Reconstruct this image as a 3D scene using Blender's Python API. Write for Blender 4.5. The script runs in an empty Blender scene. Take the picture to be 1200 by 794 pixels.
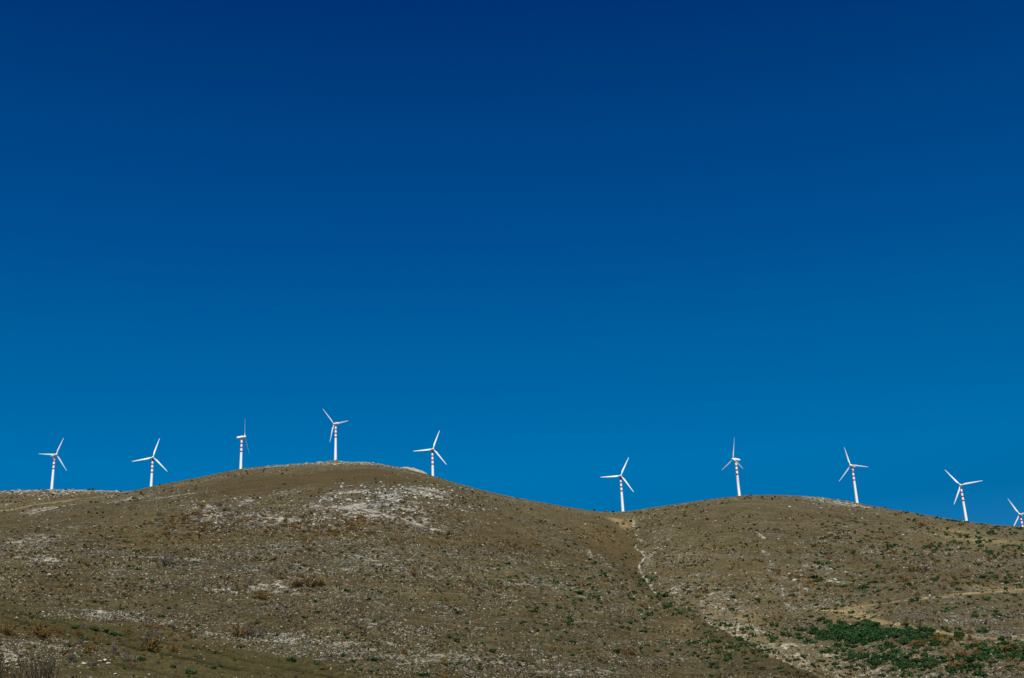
import bpy, math, random
import numpy as np
from mathutils import Matrix, Vector

random.seed(7); rng = np.random.default_rng(7)
sc = bpy.context.scene
col = sc.collection
R = math.radians

# ------------------------------------------------------------------ camera
F = 1400.0; CX, CY = 600.0, 397.0          # focal length and centre in pixels of the 1200 px wide photograph
PITCH, ROLL = R(18.9), R(2.4)
fwd = np.array([0, math.cos(PITCH), math.sin(PITCH)])
r0 = np.array([1.0, 0, 0]); u0 = np.cross(r0, fwd)
RT = math.cos(ROLL)*r0 - math.sin(ROLL)*u0
UP = math.cos(ROLL)*u0 + math.sin(ROLL)*r0
if RT[2] > 0:
    RT = math.cos(ROLL)*r0 + math.sin(ROLL)*u0; UP = math.cos(ROLL)*u0 - math.sin(ROLL)*r0
if RT[2] > 0:
    RT, UP = RT, UP
# world up must lean to the left in the picture: RT.z < 0
cam_d = bpy.data.cameras.new('camera'); cam = bpy.data.objects.new('camera', cam_d); col.objects.link(cam)
cam_d.sensor_width = 36; cam_d.lens = F/1200*36; cam_d.clip_start = 0.5; cam_d.clip_end = 30000
m = Matrix(((RT[0], UP[0], -fwd[0], 0), (RT[1], UP[1], -fwd[1], 0), (RT[2], UP[2], -fwd[2], 0), (0, 0, 0, 1)))
cam.matrix_world = m
sc.camera = cam

# ------------------------------------------------------------------ sky and sun
SUN_EL, SUN_AZ = R(48), R(173)              # azimuth clockwise from +Y (the view direction): straight behind the camera
w = bpy.data.worlds.new('World'); sc.world = w; w.use_nodes = True
nt = w.node_tree; nt.nodes.clear()
out = nt.nodes.new('ShaderNodeOutputWorld'); bg = nt.nodes.new('ShaderNodeBackground')
sky = nt.nodes.new('ShaderNodeTexSky'); sky.sky_type = 'NISHITA'; sky.sun_disc = False
sky.sun_elevation = SUN_EL; sky.sun_rotation = SUN_AZ; sky.altitude = 900; sky.air_density = 1.0; sky.dust_density = 0.0; sky.ozone_density = 2.0
tc = nt.nodes.new('ShaderNodeTexCoord'); sep = nt.nodes.new('ShaderNodeSeparateXYZ')
mr = nt.nodes.new('ShaderNodeMapRange'); mr.inputs['From Min'].default_value = 0; mr.inputs['From Max'].default_value = 1
ramp = nt.nodes.new('ShaderNodeValToRGB'); ramp.color_ramp.interpolation = 'EASE'
# deep polarised blue: how much of the clear sky's light passes at each height above the horizon
SKY_STOPS = [(0.0, (.12, .26, .46)), (0.18, (.0, .295, .50)), (0.22, (.0, .362, .59)), (0.32, (.0, .355, .62)), (0.40, (.0, .30, .62)), (0.48, (.0, .262, .592)), (0.565, (.0, .192, .535)), (1.0, (.0, .15, .45))]
cr = ramp.color_ramp
cr.interpolation = 'LINEAR'
while len(cr.elements) < len(SKY_STOPS): cr.elements.new(0.5)
for e, (p_, c_) in zip(cr.elements, SKY_STOPS): e.position = p_; e.color = (*c_, 1)
mul = nt.nodes.new('ShaderNodeMix'); mul.data_type = 'RGBA'; mul.blend_type = 'MULTIPLY'; mul.inputs['Factor'].default_value = 1
nt.links.new(tc.outputs['Generated'], sep.inputs[0]); nt.links.new(sep.outputs['Z'], mr.inputs['Value'])
nt.links.new(mr.outputs['Result'], ramp.inputs['Fac'])
nt.links.new(sky.outputs['Color'], mul.inputs[6]); nt.links.new(ramp.outputs['Color'], mul.inputs[7])
nt.links.new(mul.outputs[2], bg.inputs['Color']); bg.inputs['Strength'].default_value = 0.12
nt.links.new(bg.outputs[0], out.inputs['Surface'])
sd = bpy.data.lights.new('sun', 'SUN'); sd.energy = 5.0; sd.angle = R(0.53); sd.color = (1.0, 0.98, 0.92)
so = bpy.data.objects.new('sun', sd); col.objects.link(so)
to_sun = Vector((math.sin(SUN_AZ)*math.cos(SUN_EL), math.cos(SUN_AZ)*math.cos(SUN_EL), math.sin(SUN_EL)))
so.rotation_euler = to_sun.to_track_quat('Z', 'Y').to_euler(); so.location = (0, 0, 400)
sc.view_settings.view_transform = 'Standard'; sc.view_settings.look = 'None'
sc.view_settings.exposure = 0.0; sc.view_settings.gamma = 1.0

# ------------------------------------------------------------------ helpers
def ray(px, py):
    px = np.asarray(px, float); py = np.asarray(py, float)
    return ((px-CX)/F)[..., None]*RT - ((py-CY)/F)[..., None]*UP + fwd
def azel(px, py):
    d = ray(px, py); return np.arctan2(d[..., 0], d[..., 1]), d[..., 2]/np.hypot(d[..., 0], d[..., 1])

def _h(ix, iy, s):
    n = (ix.astype(np.int64)*374761393 + iy.astype(np.int64)*668265263 + s*2147483647) & 0xFFFFFFFF
    n = ((n ^ (n >> 13))*1274126177) & 0xFFFFFFFF
    n = ((n ^ (n >> 16))*2246822519) & 0xFFFFFFFF
    return ((n ^ (n >> 15)) & 0xFFFFFF)/float(0xFFFFFF)*2-1
def vnoise(x, y, s=0):
    ix = np.floor(x); iy = np.floor(y); fx = x-ix; fy = y-iy
    fx = fx*fx*fx*(fx*(fx*6-15)+10); fy = fy*fy*fy*(fy*(fy*6-15)+10)
    a = _h(ix, iy, s); b = _h(ix+1, iy, s); c = _h(ix, iy+1, s); d = _h(ix+1, iy+1, s)
    return (a*(1-fx)+b*fx)*(1-fy) + (c*(1-fx)+d*fx)*fy
def fbm(x, y, s, octs=4, g=.5):
    t = 0; a = 1; n = 0
    for o in range(octs):
        c, sn = math.cos(o*1.3+.4), math.sin(o*1.3+.4); k = 2.03**o
        t = t + a*vnoise((x*c-y*sn)*k+o*17.3, (x*sn+y*c)*k-o*9.1, s+o*31); n += a; a *= g
    return t/n
def sstep(a, b, x):
    t = np.clip((x-a)/(b-a), 0, 1); return t*t*(3-2*t)

def pchip(xk, yk, x):
    h = np.diff(xk); dl = np.diff(yk)/h; d = np.zeros_like(yk)
    for i in range(1, len(xk)-1):
        if dl[i-1]*dl[i] > 0:
            w1 = 2*h[i]+h[i-1]; w2 = h[i]+2*h[i-1]; d[i] = (w1+w2)/(w1/dl[i-1]+w2/dl[i])
    d[0] = dl[0]; d[-1] = dl[-1]
    k = np.clip(np.searchsorted(xk, x)-1, 0, len(h)-1); t = (x-xk[k])/h[k]
    return ((2*t**3-3*t**2+1)*yk[k] + (t**3-2*t**2+t)*h[k]*d[k] + (-2*t**3+3*t**2)*yk[k+1] + (t**3-t**2)*h[k]*d[k+1])

def link(name, me, mat=None, parent=None, **props):
    o = bpy.data.objects.new(name, me); col.objects.link(o)
    if me is not None and mat is not None and not me.materials: me.materials.append(mat)
    if parent: o.parent = parent
    for k, v in props.items():
        if v is not None: o[k] = v
    return o
def mesh(name, v, f, smooth=False, mi=None):
    me = bpy.data.meshes.new(name); me.from_pydata([tuple(map(float, q)) for q in v], [], [tuple(map(int, q)) for q in f])
    if smooth: me.polygons.foreach_set('use_smooth', [True]*len(me.polygons))
    if mi is not None: me.polygons.foreach_set('material_index', mi)
    me.update(); return me
def fast_mesh(name, V, Q, smooth=True):
    me = bpy.data.meshes.new(name); n = Q.shape[1]
    me.vertices.add(len(V)); me.vertices.foreach_set('co', V.astype(np.float32).ravel())
    me.loops.add(Q.size); me.loops.foreach_set('vertex_index', Q.astype(np.int32).ravel())
    me.polygons.add(len(Q)); me.polygons.foreach_set('loop_start', np.arange(0, Q.size, n, dtype=np.int32))
    me.polygons.foreach_set('use_smooth', np.full(len(Q), smooth))
    me.update(calc_edges=True); return me

# ------------------------------------------------------------------ terrain: a polar height field round the valley floor
# rows of (pixel y, distance in metres) down each column of the photograph; the last one is the crest
COLS = {
 -250: [(812, 255), (740, 290), (700, 320), (660, 365), (640, 420), (622, 560), (625, 720), (600, 1080), (576, 1450)],
 0:    [(812, 258), (740, 295), (700, 326), (660, 370), (636, 415), (612, 560), (616, 720), (598, 1060), (575, 1450)],
 50:   [(812, 259), (740, 297), (700, 328), (660, 370), (628, 425), (600, 600), (602, 760), (589, 1080), (573, 1450)],
 100:  [(812, 260), (740, 299), (700, 331), (660, 371), (622, 430), (589, 660), (590, 830), (583, 1120), (574, 1440)],
 150:  [(812, 261), (740, 301), (700, 333), (660, 372), (618, 432), (592, 580), (584, 760), (580, 1060), (575.5, 1360)],
 180:  [(812, 262), (740, 302), (700, 334), (660, 372), (618, 428), (592, 520), (580, 720), (574, 1030), (569, 1340)],
 285:  [(812, 264), (740, 304), (700, 336), (655, 378), (612, 432), (588, 490), (567, 680), (556, 980), (548, 1275)],
 393:  [(812, 266), (740, 306), (700, 338), (650, 384), (605, 442), (575, 505), (558, 700), (547, 1020), (541, 1372)],
 440:  [(812, 268), (740, 309), (700, 342), (650, 388), (602, 448), (570, 512), (556, 700), (547, 1010), (542, 1340)],
 508:  [(812, 271), (740, 314), (700, 350), (650, 400), (608, 458), (578, 530), (566, 700), (561, 960), (557.5, 1255)],
 600:  [(812, 277), (740, 324), (700, 364), (660, 412), (630, 462), (606, 540), (594, 700), (587, 960), (582, 1250)],
 700:  [(812, 285), (745, 336), (705, 382), (670, 432), (656, 462), (642, 505), (622, 610), (607, 840), (598.5, 1280)],
 740:  [(812, 290), (750, 342), (712, 392), (680, 440), (668, 468), (652, 520), (632, 620), (612, 840), (598, 1290)],
 757:  [(812, 292), (750, 345), (714, 395), (686, 438), (676, 468), (658, 530), (632, 640), (609, 850), (596, 1285)],
 772:  [(812, 294), (750, 348), (713, 400), (689, 442), ('z', 484, 49.5), (668, 540), (632, 665), (606, 860), (594, 1285)],
 800:  [(812, 296), (757, 345), (727, 386), (706, 426), ('z', 474, 39.5), (684, 540), (636, 685), (604, 880), (589, 1280)],
 840:  [(812, 298), (772, 335), (747, 366), (729, 395), ('z', 446, 30), (706, 520), (644, 690), (600, 900), (584, 1275)],
 880:  [(812, 300), (785, 326), (767, 347), (752, 370), ('z', 424, 23), (728, 495), (655, 680), (601, 900), (579.5, 1270)],
 905:  [(815, 298), (795, 318), (780, 334), (766, 354), ('z', 406, 19), (742, 480), (662, 670), (603, 890), (579, 1285)],
 930:  [(820, 294), (806, 310), (793, 325), (780, 342), ('z', 386, 16.8), (757, 455), (668, 665), (606, 890), (579.5, 1295)],
 960:  [(830, 290), (815, 305), (804, 320), (794, 334), ('z', 368, 15.2), (770, 436), (672, 660), (608, 900), (582, 1320)],
 1000: [(840, 290), (826, 306), (815, 322), (805, 338), (797, 362), (765, 440), (675, 660), (612, 920), (587.5, 1378)],
 1060: [(840, 292), (822, 312), (806, 334), (792, 356), (777, 384), (750, 440), (680, 640), (622, 920), (599, 1370)],
 1132: [(840, 292), (822, 312), (806, 334), (792, 356), (777, 384), (750, 440), (686, 640), (632, 920), (610.5, 1362)],
 1200: [(840, 292), (822, 312), (806, 334), (792, 356), (777, 384), (752, 440), (690, 640), (638, 920), (616.5, 1370)],
 1450: [(840, 292), (822, 312), (806, 334), (792, 356), (778, 386), (756, 440), (706, 640), (666, 920), (648, 1370)],
}
keys = sorted(COLS); NR = 9
K_az = np.zeros((NR, len(keys))); K_z = np.zeros_like(K_az); K_r = np.zeros_like(K_az)
for i, kx in enumerate(keys):
    for j, ctl in enumerate(COLS[kx]):
        if ctl[0] == 'z': K_az[j, i] = K_az[j-1, i]; K_z[j, i] = ctl[2]; K_r[j, i] = ctl[1]       # a height given outright (gully bed)
        else:
            py, rr = ctl; a, te = azel(kx, py); K_az[j, i] = a; K_z[j, i] = te*rr; K_r[j, i] = rr
# exact skyline between the columns
SKY_PX = [(-250, 576), (0, 575), (20, 574), (60, 573), (110, 573.5), (140, 575), (152, 575.5), (180, 569.5), (220, 561.5), (260, 553), (285, 548.5), (320, 545),
          (360, 542), (400, 541), (440, 542), (460, 545.5), (480, 549.5), (510, 558), (530, 564.5), (560, 573), (600, 582), (640, 589.5), (680, 596.5), (710, 600),
          (730, 599.3), (750, 596.5), (780, 592), (820, 586), (860, 581.3), (880, 579.5), (920, 579.5), (960, 582), (1000, 588), (1040, 595.5), (1080, 602),
          (1120, 608.5), (1150, 613), (1200, 617), (1450, 650)]
sk_az = np.array([azel(a, b)[0] for a, b in SKY_PX]); sk_te = np.array([azel(a, b)[1] for a, b in SKY_PX])

NA = 1280
A_in = np.linspace(R(-26.5), R(26.5), NA)
side = np.array([27.2, 28.5, 31, 35, 41, 50, 62, 78, 96, 116, 138, 160])
AZ = np.concatenate([-R(side[::-1]) if False else np.radians(-side[::-1]), A_in, np.radians(side)])
r_near = np.array([.3, 2, 5, 10, 16, 24, 34, 46, 60, 76, 94, 114, 136, 160, 180, 198, 212, 222])
r_mid = np.geomspace(228, 1640, 1000)
r_far = np.array([1660, 1700, 1760, 1850, 2000, 2300, 2800, 3600, 5000, 7000, 11000])
RR = np.concatenate([r_near, r_mid, r_far])
Z = np.zeros((len(AZ), len(RR)))
azc = np.clip(AZ, K_az.min()+.01, K_az.max()-.01)
crest_r = np.interp(azc, K_az[-1], K_r[-1]); crest_te = np.interp(azc, sk_az, sk_te)
ker = np.array([1, 4, 6, 4, 1])/16.
for _ in range(4): crest_te = np.convolve(np.pad(crest_te, 2, mode='edge'), ker, 'valid')
for i, a in enumerate(azc):
    zr = [np.interp(a, K_az[j], K_z[j]) for j in range(NR-1)]; rr = [np.interp(a, K_az[j], K_r[j]) for j in range(NR-1)]
    rc = crest_r[i]; zc = crest_te[i]*rc
    xk = np.array([0, 40, 110, 180] + rr + [rc, rc+60, rc+250, rc+1000, 9000, 14000.])
    zs_ = np.array([-4.5, 1.0] + zr + [zc, zc-4, zc-45, zc-170, -60, -60.])     # interpolated as sight angles, so that crests stay crests
    Z[i] = np.where(RR < 110, np.interp(RR, xk[:3], [-1.7, -3.2, -4.5]), RR*pchip(xk[2:], zs_/xk[2:], RR))
for _ in range(6):                                             # soften the joins between columns, not the skyline's own shape
    P = np.pad(Z, ((3, 3), (0, 0)), mode='edge')
    Z = sum(P[k:k+len(AZ)] for k in range(7))/7.0
fade = 1-.85*sstep(R(45), R(110), np.abs(AZ))[:, None]
Z = np.where(Z > 0, Z*fade, Z)
A2, R2 = np.meshgrid(AZ, RR, indexing='ij'); X = R2*np.sin(A2); Y = R2*np.cos(A2)

def tex_index(a, r):
    ia = np.interp(a, AZ, np.arange(len(AZ))); ir = np.interp(r, RR, np.arange(len(RR)))
    return ia, ir
def bil(G, a, r):
    ia, ir = tex_index(a, r); i0 = np.clip(ia.astype(int), 0, len(AZ)-2); j0 = np.clip(ir.astype(int), 0, len(RR)-2)
    u = ia-i0; v = ir-j0
    return (G[i0, j0]*(1-u)+G[i0+1, j0]*u)*(1-v) + (G[i0, j0+1]*(1-u)+G[i0+1, j0+1]*u)*v
def gz(x, y):
    x = np.atleast_1d(np.asarray(x, float)); y = np.atleast_1d(np.asarray(y, float))
    return bil(Z, np.arctan2(x, y), np.hypot(x, y))
J0 = int(np.searchsorted(RR, 210))
def at_many(px, py):
    """where the sight line through a point of the photograph meets the ground"""
    a, te = azel(px, py)
    ia = np.interp(a, AZ, np.arange(len(AZ))); i0 = np.clip(ia.astype(int), 0, len(AZ)-2); u = (ia-i0)[:, None]
    prof = (Z[i0, J0:]*(1-u)+Z[i0+1, J0:]*u)/RR[J0:]
    hit = prof >= te[:, None]; k = hit.argmax(1); ok = hit.any(1) & (k > 0)
    k = np.clip(k, 1, None); idx = np.arange(len(k))
    t = (te-prof[idx, k-1])/np.maximum(prof[idx, k]-prof[idx, k-1], 1e-9)
    r = RR[J0+k-1] + np.clip(t, 0, 1)*(RR[J0+k]-RR[J0+k-1])
    return r*np.sin(a), r*np.cos(a), ok
def at(px, py):
    x, y, ok = at_many(np.array([px], float), np.array([py], float)); return float(x[0]), float(y[0])

def poly_dist(pts, vals=None, Xs=None, Ys=None):
    """distance of every point to a polyline, interpolated value along it, and the side it lies on"""
    Xs = X if Xs is None else Xs; Ys = Y if Ys is None else Ys
    best = np.full(Xs.shape, 1e9); val = np.zeros(Xs.shape); sgn = np.zeros(Xs.shape)
    for k in range(len(pts)-1):
        ax, ay = pts[k]; bx, by = pts[k+1]; dx, dy = bx-ax, by-ay; L2 = dx*dx+dy*dy
        t = np.clip(((Xs-ax)*dx+(Ys-ay)*dy)/L2, 0, 1); qx = Xs-(ax+t*dx); qy = Ys-(ay+t*dy); d = np.hypot(qx, qy)
        mk = d < best; best = np.where(mk, d, best)
        sgn = np.where(mk, np.sign(dx*qy-dy*qx), sgn)
        if vals is not None: val = np.where(mk, vals[k]+(vals[k+1]-vals[k])*t, val)
    return best, val, sgn

# the gully between the two hills
def pol(px, py, r):
    a, _ = azel(px, py); return (r*math.sin(a), r*math.cos(a))
G_PTS = [pol(738, 603, 1150), pol(746, 618, 800), pol(752, 635, 670), pol(757, 655, 575), pol(762, 672, 520), pol(772, 690, 486), pol(800, 706, 474), pol(840, 729, 446), pol(880, 752, 424), pol(905, 766, 406), pol(930, 780, 386), pol(960, 795, 368), pol(1020, 830, 340)]
G_DEP = [1.5, 14, 27, 28, 19, 9, 3, 3, 3, 3, 3, 3, 2]
wa = 1+5*sstep(490, 620, R2); Xw = X+fbm(X/30, Y/30, 101, 3)*wa; Yw = Y+fbm(X/30, Y/30, 102, 3)*wa
d, dep, sg = poly_dist(G_PTS, G_DEP, Xw, Yw)
wob = fbm(X/45, Y/45, 5, 3)*7
dd = np.abs(d+wob*np.clip(d/20, 0, 1))
wl = 9+dep*.95
Z -= dep*np.exp(-(np.sqrt(dd*dd+4)-2)/wl)
g_mask = np.exp(-(d/(2.2+fbm(X/20, Y/20, 15, 2)*1.5))**2)*sstep(0, 6, dep)
g_near = np.exp(-(d/60)**2)
arc = [0.0]
for (ax_, ay_), (bx_, by_) in zip(G_PTS[:-1], G_PTS[1:]): arc.append(arc[-1]+math.hypot(bx_-ax_, by_-ay_))
_, arcv, _ = poly_dist(G_PTS, arc, Xw, Yw)
rightb = (sg > 0)
along = arcv + d*.55*rightb                                     # rills run down the banks and join the bed at a slant
rill = np.abs(vnoise(along/15+fbm(X/40, Y/40, 8, 2)*1.2, d/160, 52)); rill2 = np.abs(vnoise(along/6+3, d/90, 53))
bank = sstep(2, 14, d)*(1-sstep(35, 95, d))*(arcv > 20)*(arcv < arc[-2])
Z -= bank*((1-rill)**3*2.6+(1-rill2)**3*.8)*np.where(rightb, 1, .5)
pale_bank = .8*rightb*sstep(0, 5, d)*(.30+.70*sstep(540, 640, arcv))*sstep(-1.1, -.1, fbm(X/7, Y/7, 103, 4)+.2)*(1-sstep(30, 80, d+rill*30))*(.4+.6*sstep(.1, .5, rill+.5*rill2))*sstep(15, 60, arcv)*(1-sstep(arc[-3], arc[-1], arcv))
dark_shaded_bank = (~rightb)*np.where(arcv < 640, 1-sstep(8, 38, d), 1-sstep(20, 44, d))*sstep(60, 260, arcv)*sstep(-.9, .0, fbm(X/10, Y/10, 104, 3))  # dark soil plus shade painted into the left bank; frontal sun gives little

# relief
crest_fade = np.interp(crest_r[:, None]-R2, [0, 750], [.10, 1]); crest_fade = np.where(R2 > crest_r[:, None], .12, crest_fade)
out_f = sstep(120, 260, R2)
n1 = fbm(X/95, Y/95, 11, 3); Z += n1*2.2*crest_fade*out_f
rid = (1-np.abs(fbm(X/30+n1*.5, Y/30, 21, 3)))**2; Z += (rid-.6)*1.3*crest_fade*out_f*(.5+1.8*g_near)
Z += fbm(X/11, Y/11, 33, 3)*.55*np.clip(crest_fade*1.6, .2, 1)*out_f
Z0 = Z.copy(); Z += fbm(X/55, Z0/1.5, 141, 3)*.55*out_f*(R2 < 1700)*np.interp(crest_r[:, None]-R2, [0, 200], [.15, 1]) + fbm(X/30+Y/90, Z0/.6, 142, 2)*.16*out_f*(R2 < 800)
Z += fbm(X/3.2, Y/3.2, 41, 2)*.20*out_f + fbm(X/7, Y/7, 43, 3)*.9*sstep(700, 1150, R2)*(R2 < 1700)

# ---- masks of what the ground is made of, with shade painted in by the gully (vertex attributes)
def blob_mask(lst):
    M = np.zeros_like(Z)
    for px, py, sx, sy, s in lst:
        x0, y0 = at(px, py); x1, y1 = at(px, py-sy); x2, y2 = at(px, py+sy)
        r = math.hypot(x0, y0); ra = math.hypot(x1, y1); rb = math.hypot(x2, y2); a0 = math.atan2(x0, y0)
        sr = np.where(R2 > r, max(ra-r, 4), max(r-rb, 4)); sa = sx/F
        M = np.maximum(M, s*np.exp(-.5*(((A2-a0)/sa)**2+((R2-r)/sr)**2)))
    return M
ROCK = [(435, 581, 46, 8, 1), (503, 577, 22, 5, 1), (455, 602, 75, 11, .72), (340, 606, 75, 10, .62), (380, 590, 30, 5, .7), (300, 655, 90, 12, .45), (450, 660, 80, 10, .5), (405, 592, 30, 6, .9), (470, 592, 40, 6, .9), (520, 590, 12, 6, .6), (512, 621, 10, 4, .8), (240, 597, 12, 6, .95), (288, 587, 12, 3, .85), (262, 612, 30, 6, .7), (205, 581, 35, 3, .6),
        (330, 578, 25, 3, .5), (60, 655, 20, 5, .7), (20, 645, 18, 3, .6), (60, 594, 28, 2.2, .7), (150, 584, 35, 3, .6), (95, 640, 40, 5, .35), (130, 668, 60, 5, .45), (340, 665, 60, 9, .5), (350, 640, 50, 5, .45), (430, 640, 70, 6, .45),
        (320, 688, 35, 4, .7), (250, 690, 60, 4, .5), (420, 690, 80, 4, .35), (110, 719, 45, 3, .7), (40, 708, 40, 3, .45), (20, 772, 45, 14, .75), (70, 757, 50, 5, .55), (330, 750, 50, 4, .6), (350, 764, 60, 4, .55), (440, 755, 60, 5, .4), (520, 785, 60, 5, .4),
        (560, 690, 70, 5, .3), (240, 660, 50, 8, .4), (660, 690, 40, 6, .35), (620, 745, 40, 6, .3), (500, 740, 60, 5, .3), (800, 690, 30, 8, .6), (850, 712, 35, 8, .6), (830, 650, 40, 10, .3), (778, 622, 16, 2.5, .4), (790, 630, 26, 5, .4), (782, 640, 14, 3, .4), (760, 650, 8, 12, .6), (700, 652, 12, 6, .7), (735, 662, 14, 5, .5),
        (890, 740, 15, 5, .6), (960, 665, 35, 7, .5), (905, 655, 12, 6, .55), (920, 675, 14, 6, .5), (975, 680, 15, 4, .7), (905, 690, 20, 5, .45), (1060, 715, 60, 6, .4), (1100, 660, 90, 12, .35), (1130, 727, 50, 5, .5), (1040, 745, 80, 8, .4), (1000, 770, 60, 6, .4), (1120, 765, 60, 8, .4),
        (980, 586, 32, 3.2, 1), (430, 583, 60, 9, .8), (248, 603, 18, 8, .8), (935, 580, 30, 1.5, .5), (1010, 592, 12, 1.5, .4), (880, 604, 30, 2, .35), (1070, 622, 20, 1.5, .5), (1190, 640, 30, 3, .3), (905, 760, 20, 5, .5)]
TAN = [(723, 609, 6, 2, .7), (731, 614, 5, 2, .7), (739, 609, 4, 2.5, .5), (905, 755, 25, 6, .45), (870, 722, 16, 6, .5), (995, 714, 16, 3, .8), (1010, 722, 22, 2.5, .6), (1150, 632, 30, 3, .5), (1120, 622, 15, 1.5, .45), (800, 737, 8, 3, .3), (975, 778, 30, 5, .4), (1180, 690, 30, 3, .4), (835, 720, 10, 5, .5)]
GREEN = [(1000, 790, 50, 6, .8), (1020, 746, 60, 9, .45), (980, 742, 30, 5, .5), (1190, 638, 25, 2, .35), (1120, 775, 60, 8, .3), (640, 600, 50, 5, .2), (350, 668, 60, 5, .25), (480, 785, 60, 8, .25)]
DARK = [(300, 566, 110, 8, 1), (190, 577, 50, 4, .7), (400, 557, 90, 7, 1), (80, 606, 60, 6, .6), (20, 600, 40, 5, .6), (100, 580, 50, 2, .6), (730, 645, 22, 14, .55), (700, 625, 40, 12, .35), (930, 600, 90, 8, .3), (910, 750, 25, 6, .5), (560, 630, 60, 20, .25), (880, 660, 30, 12, .3), (610, 640, 60, 20, .25)]  # bare brown ground; the blob near the gully's foot paints a hollow's shadow
RUST = [(420, 610, 80, 10, .9), (350, 620, 60, 8, .8), (240, 615, 50, 10, .6), (500, 605, 25, 8, .6), (190, 630, 60, 10, .5), (350, 678, 30, 4, .6), (700, 635, 25, 12, .7), (590, 625, 40, 12, .5), (1075, 662, 25, 6, .7), (1010, 660, 30, 8, .5), (940, 675, 25, 8, .6), (1105, 750, 30, 7, .7), (1180, 762, 25, 5, .6), (200, 760, 60, 12, .5), (40, 740, 50, 6, .5), (1130, 680, 80, 12, .4), (740, 665, 40, 10, .3), (980, 620, 100, 8, .25)]
rock = blob_mask(ROCK); tan = blob_mask(TAN); green = blob_mask(GREEN); dark = blob_mask(DARK); rust = blob_mask(RUST)
rock = np.clip(rock*1.35, 0, 1.1)*(.30+.75*sstep(-.55, .15, fbm(X/13, Y/13, 66, 5)+.3*fbm(X/70, Z/3.5, 67, 3)))
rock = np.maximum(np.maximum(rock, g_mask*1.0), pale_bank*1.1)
tan = np.maximum(tan, pale_bank*.5*sstep(420, 620, arcv)); dark0 = dark; dark = np.maximum(dark, dark_shaded_bank*.8); rock = rock*(1-.7*dark_shaded_bank)
# pale broken rock along the crests
pxa = lambda p, q: azel(p, q)[0]
def crest_band(p0, p1, w0, w1, s):
    a0, a1 = pxa(p0, 560), pxa(p1, 560)
    aa = sstep(a0-.004, a0+.004, A2)*(1-sstep(a1-.004, a1+.004, A2)); dr = R2-crest_r[:, None]
    return s*aa*sstep(-w0-w1, -w0, dr)
rock = np.maximum(rock, crest_band(288, 475, 22, 14, .95)*sstep(-.75, .35, fbm(X/14, Y/14, 77, 2)))
rock = np.maximum(rock, crest_band(-40, 148, 85, 60, .95)*sstep(-.9, .3, fbm(X/18, Y/18, 78, 2)))
rock = np.maximum(rock, crest_band(735, 960, 10, 10, .6)); rock = np.maximum(rock, crest_band(940, 1010, 70, 40, .7)*sstep(-.5, .3, fbm(X/14, Y/14, 79, 2)))

def line_world(pl):
    n = []
    for (a, b), (c, d_) in zip(pl[:-1], pl[1:]):
        k = max(1, int(abs(c-a)//12))
        for t in range(k): n.append((a+(c-a)*t/k, b+(d_-b)*t/k))
    n.append(pl[-1]); return [at(*q) for q in n]
def line_mask(pl, wm, jit=0):
    pw = np.array(line_world(pl)); pad = 5*wm+4
    sel = (X > pw[:, 0].min()-pad) & (X < pw[:, 0].max()+pad) & (Y > pw[:, 1].min()-pad) & (Y < pw[:, 1].max()+pad)
    xs, ys = X[sel], Y[sel]; d_, _, _ = poly_dist([tuple(q) for q in pw], None, xs, ys)
    o = np.zeros_like(X); o[sel] = np.exp(-(np.abs(d_+jit*fbm(xs/6, ys/6, 91, 2))/wm)**2); return o, None, None
for pl, wm, s in [([(960, 714), (985, 715), (1010, 724), (1050, 731), (1090, 738), (1150, 747), (1200, 749)], 2.3, 1),
                  ([(985, 715), (1010, 710), (1040, 705), (1090, 700), (1140, 694), (1200, 690)], 2.1, .85), ([(995, 716), (1014, 721), (1030, 728), (1060, 731)], 2.4, .95)]:
    mk, _, _ = line_mask(pl, wm, 1.0); tan = np.maximum(tan, mk*s)
mk, _, _ = line_mask([(0, 598), (40, 591), (85, 584.5), (130, 580)], 7, 4); tan = np.maximum(tan, mk*.6); rock = np.maximum(rock, mk*.6)
for pl, wm, s in [([(885, 621), (897, 631)], 2, .9), ([(893, 645), (903, 650)], 2.5, .9), ([(690, 645), (712, 662), (722, 668)], 2.2, .8), ([(850, 604), (880, 622)], 1.5, .5), ([(905, 655), (903, 668), (910, 672)], 3, .7),
                  ([(916, 688), (918, 700), (924, 710), (936, 722), (950, 730)], 1.8, .8), ([(935, 678), (937, 690)], 2.5, .8), ([(570, 606), (590, 618)], 2, .5), ([(460, 552), (480, 560)], 3, .6), ([(480, 557), (500, 562)], 3, .4)]:
    mk, _, _ = line_mask(pl, wm, 1.5); rock = np.maximum(rock, mk*s)
# grassy strip with worn ruts, lower left
UPB = [(-60, 702), (0, 713), (75, 727), (150, 742), (230, 753), (300, 763), (380, 779), (440, 800)]
L1 = [(-60, 706), (0, 720), (50, 733), (82, 740), (140, 753), (200, 766), (250, 776), (300, 787), (360, 800)]
L2 = [(-60, 703), (25, 718), (75, 728), (135, 742), (200, 753), (240, 760), (300, 775), (350, 784), (420, 798)]
L3 = [(100, 769), (132, 776), (175, 784), (240, 797)]
mid = [((a[0]+b[0])/2, (a[1]+b[1])/2+2) for a, b in zip(UPB, [(-60, 708), (0, 722), (75, 738), (150, 757), (230, 772), (300, 788), (380, 803), (440, 820)])]
mk, dmid, _ = line_mask(mid, 10, 3); strip = mk
mk3, _, _ = line_mask([(100, 775), (150, 782), (230, 797)], 9, 3); strip = np.maximum(strip, .8*mk3)
rock *= (1-.85*strip); 
rut = np.zeros_like(Z)
for L, s in ((L1, 1), (L2, .8), (L3, .7)):
    mk, _, _ = line_mask(L, .55, .15); rut = np.maximum(rut, mk*s*sstep(-.9, .2, fbm(X/9, Y/9, 55, 2)+.3)); Z -= mk*.55*s
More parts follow.
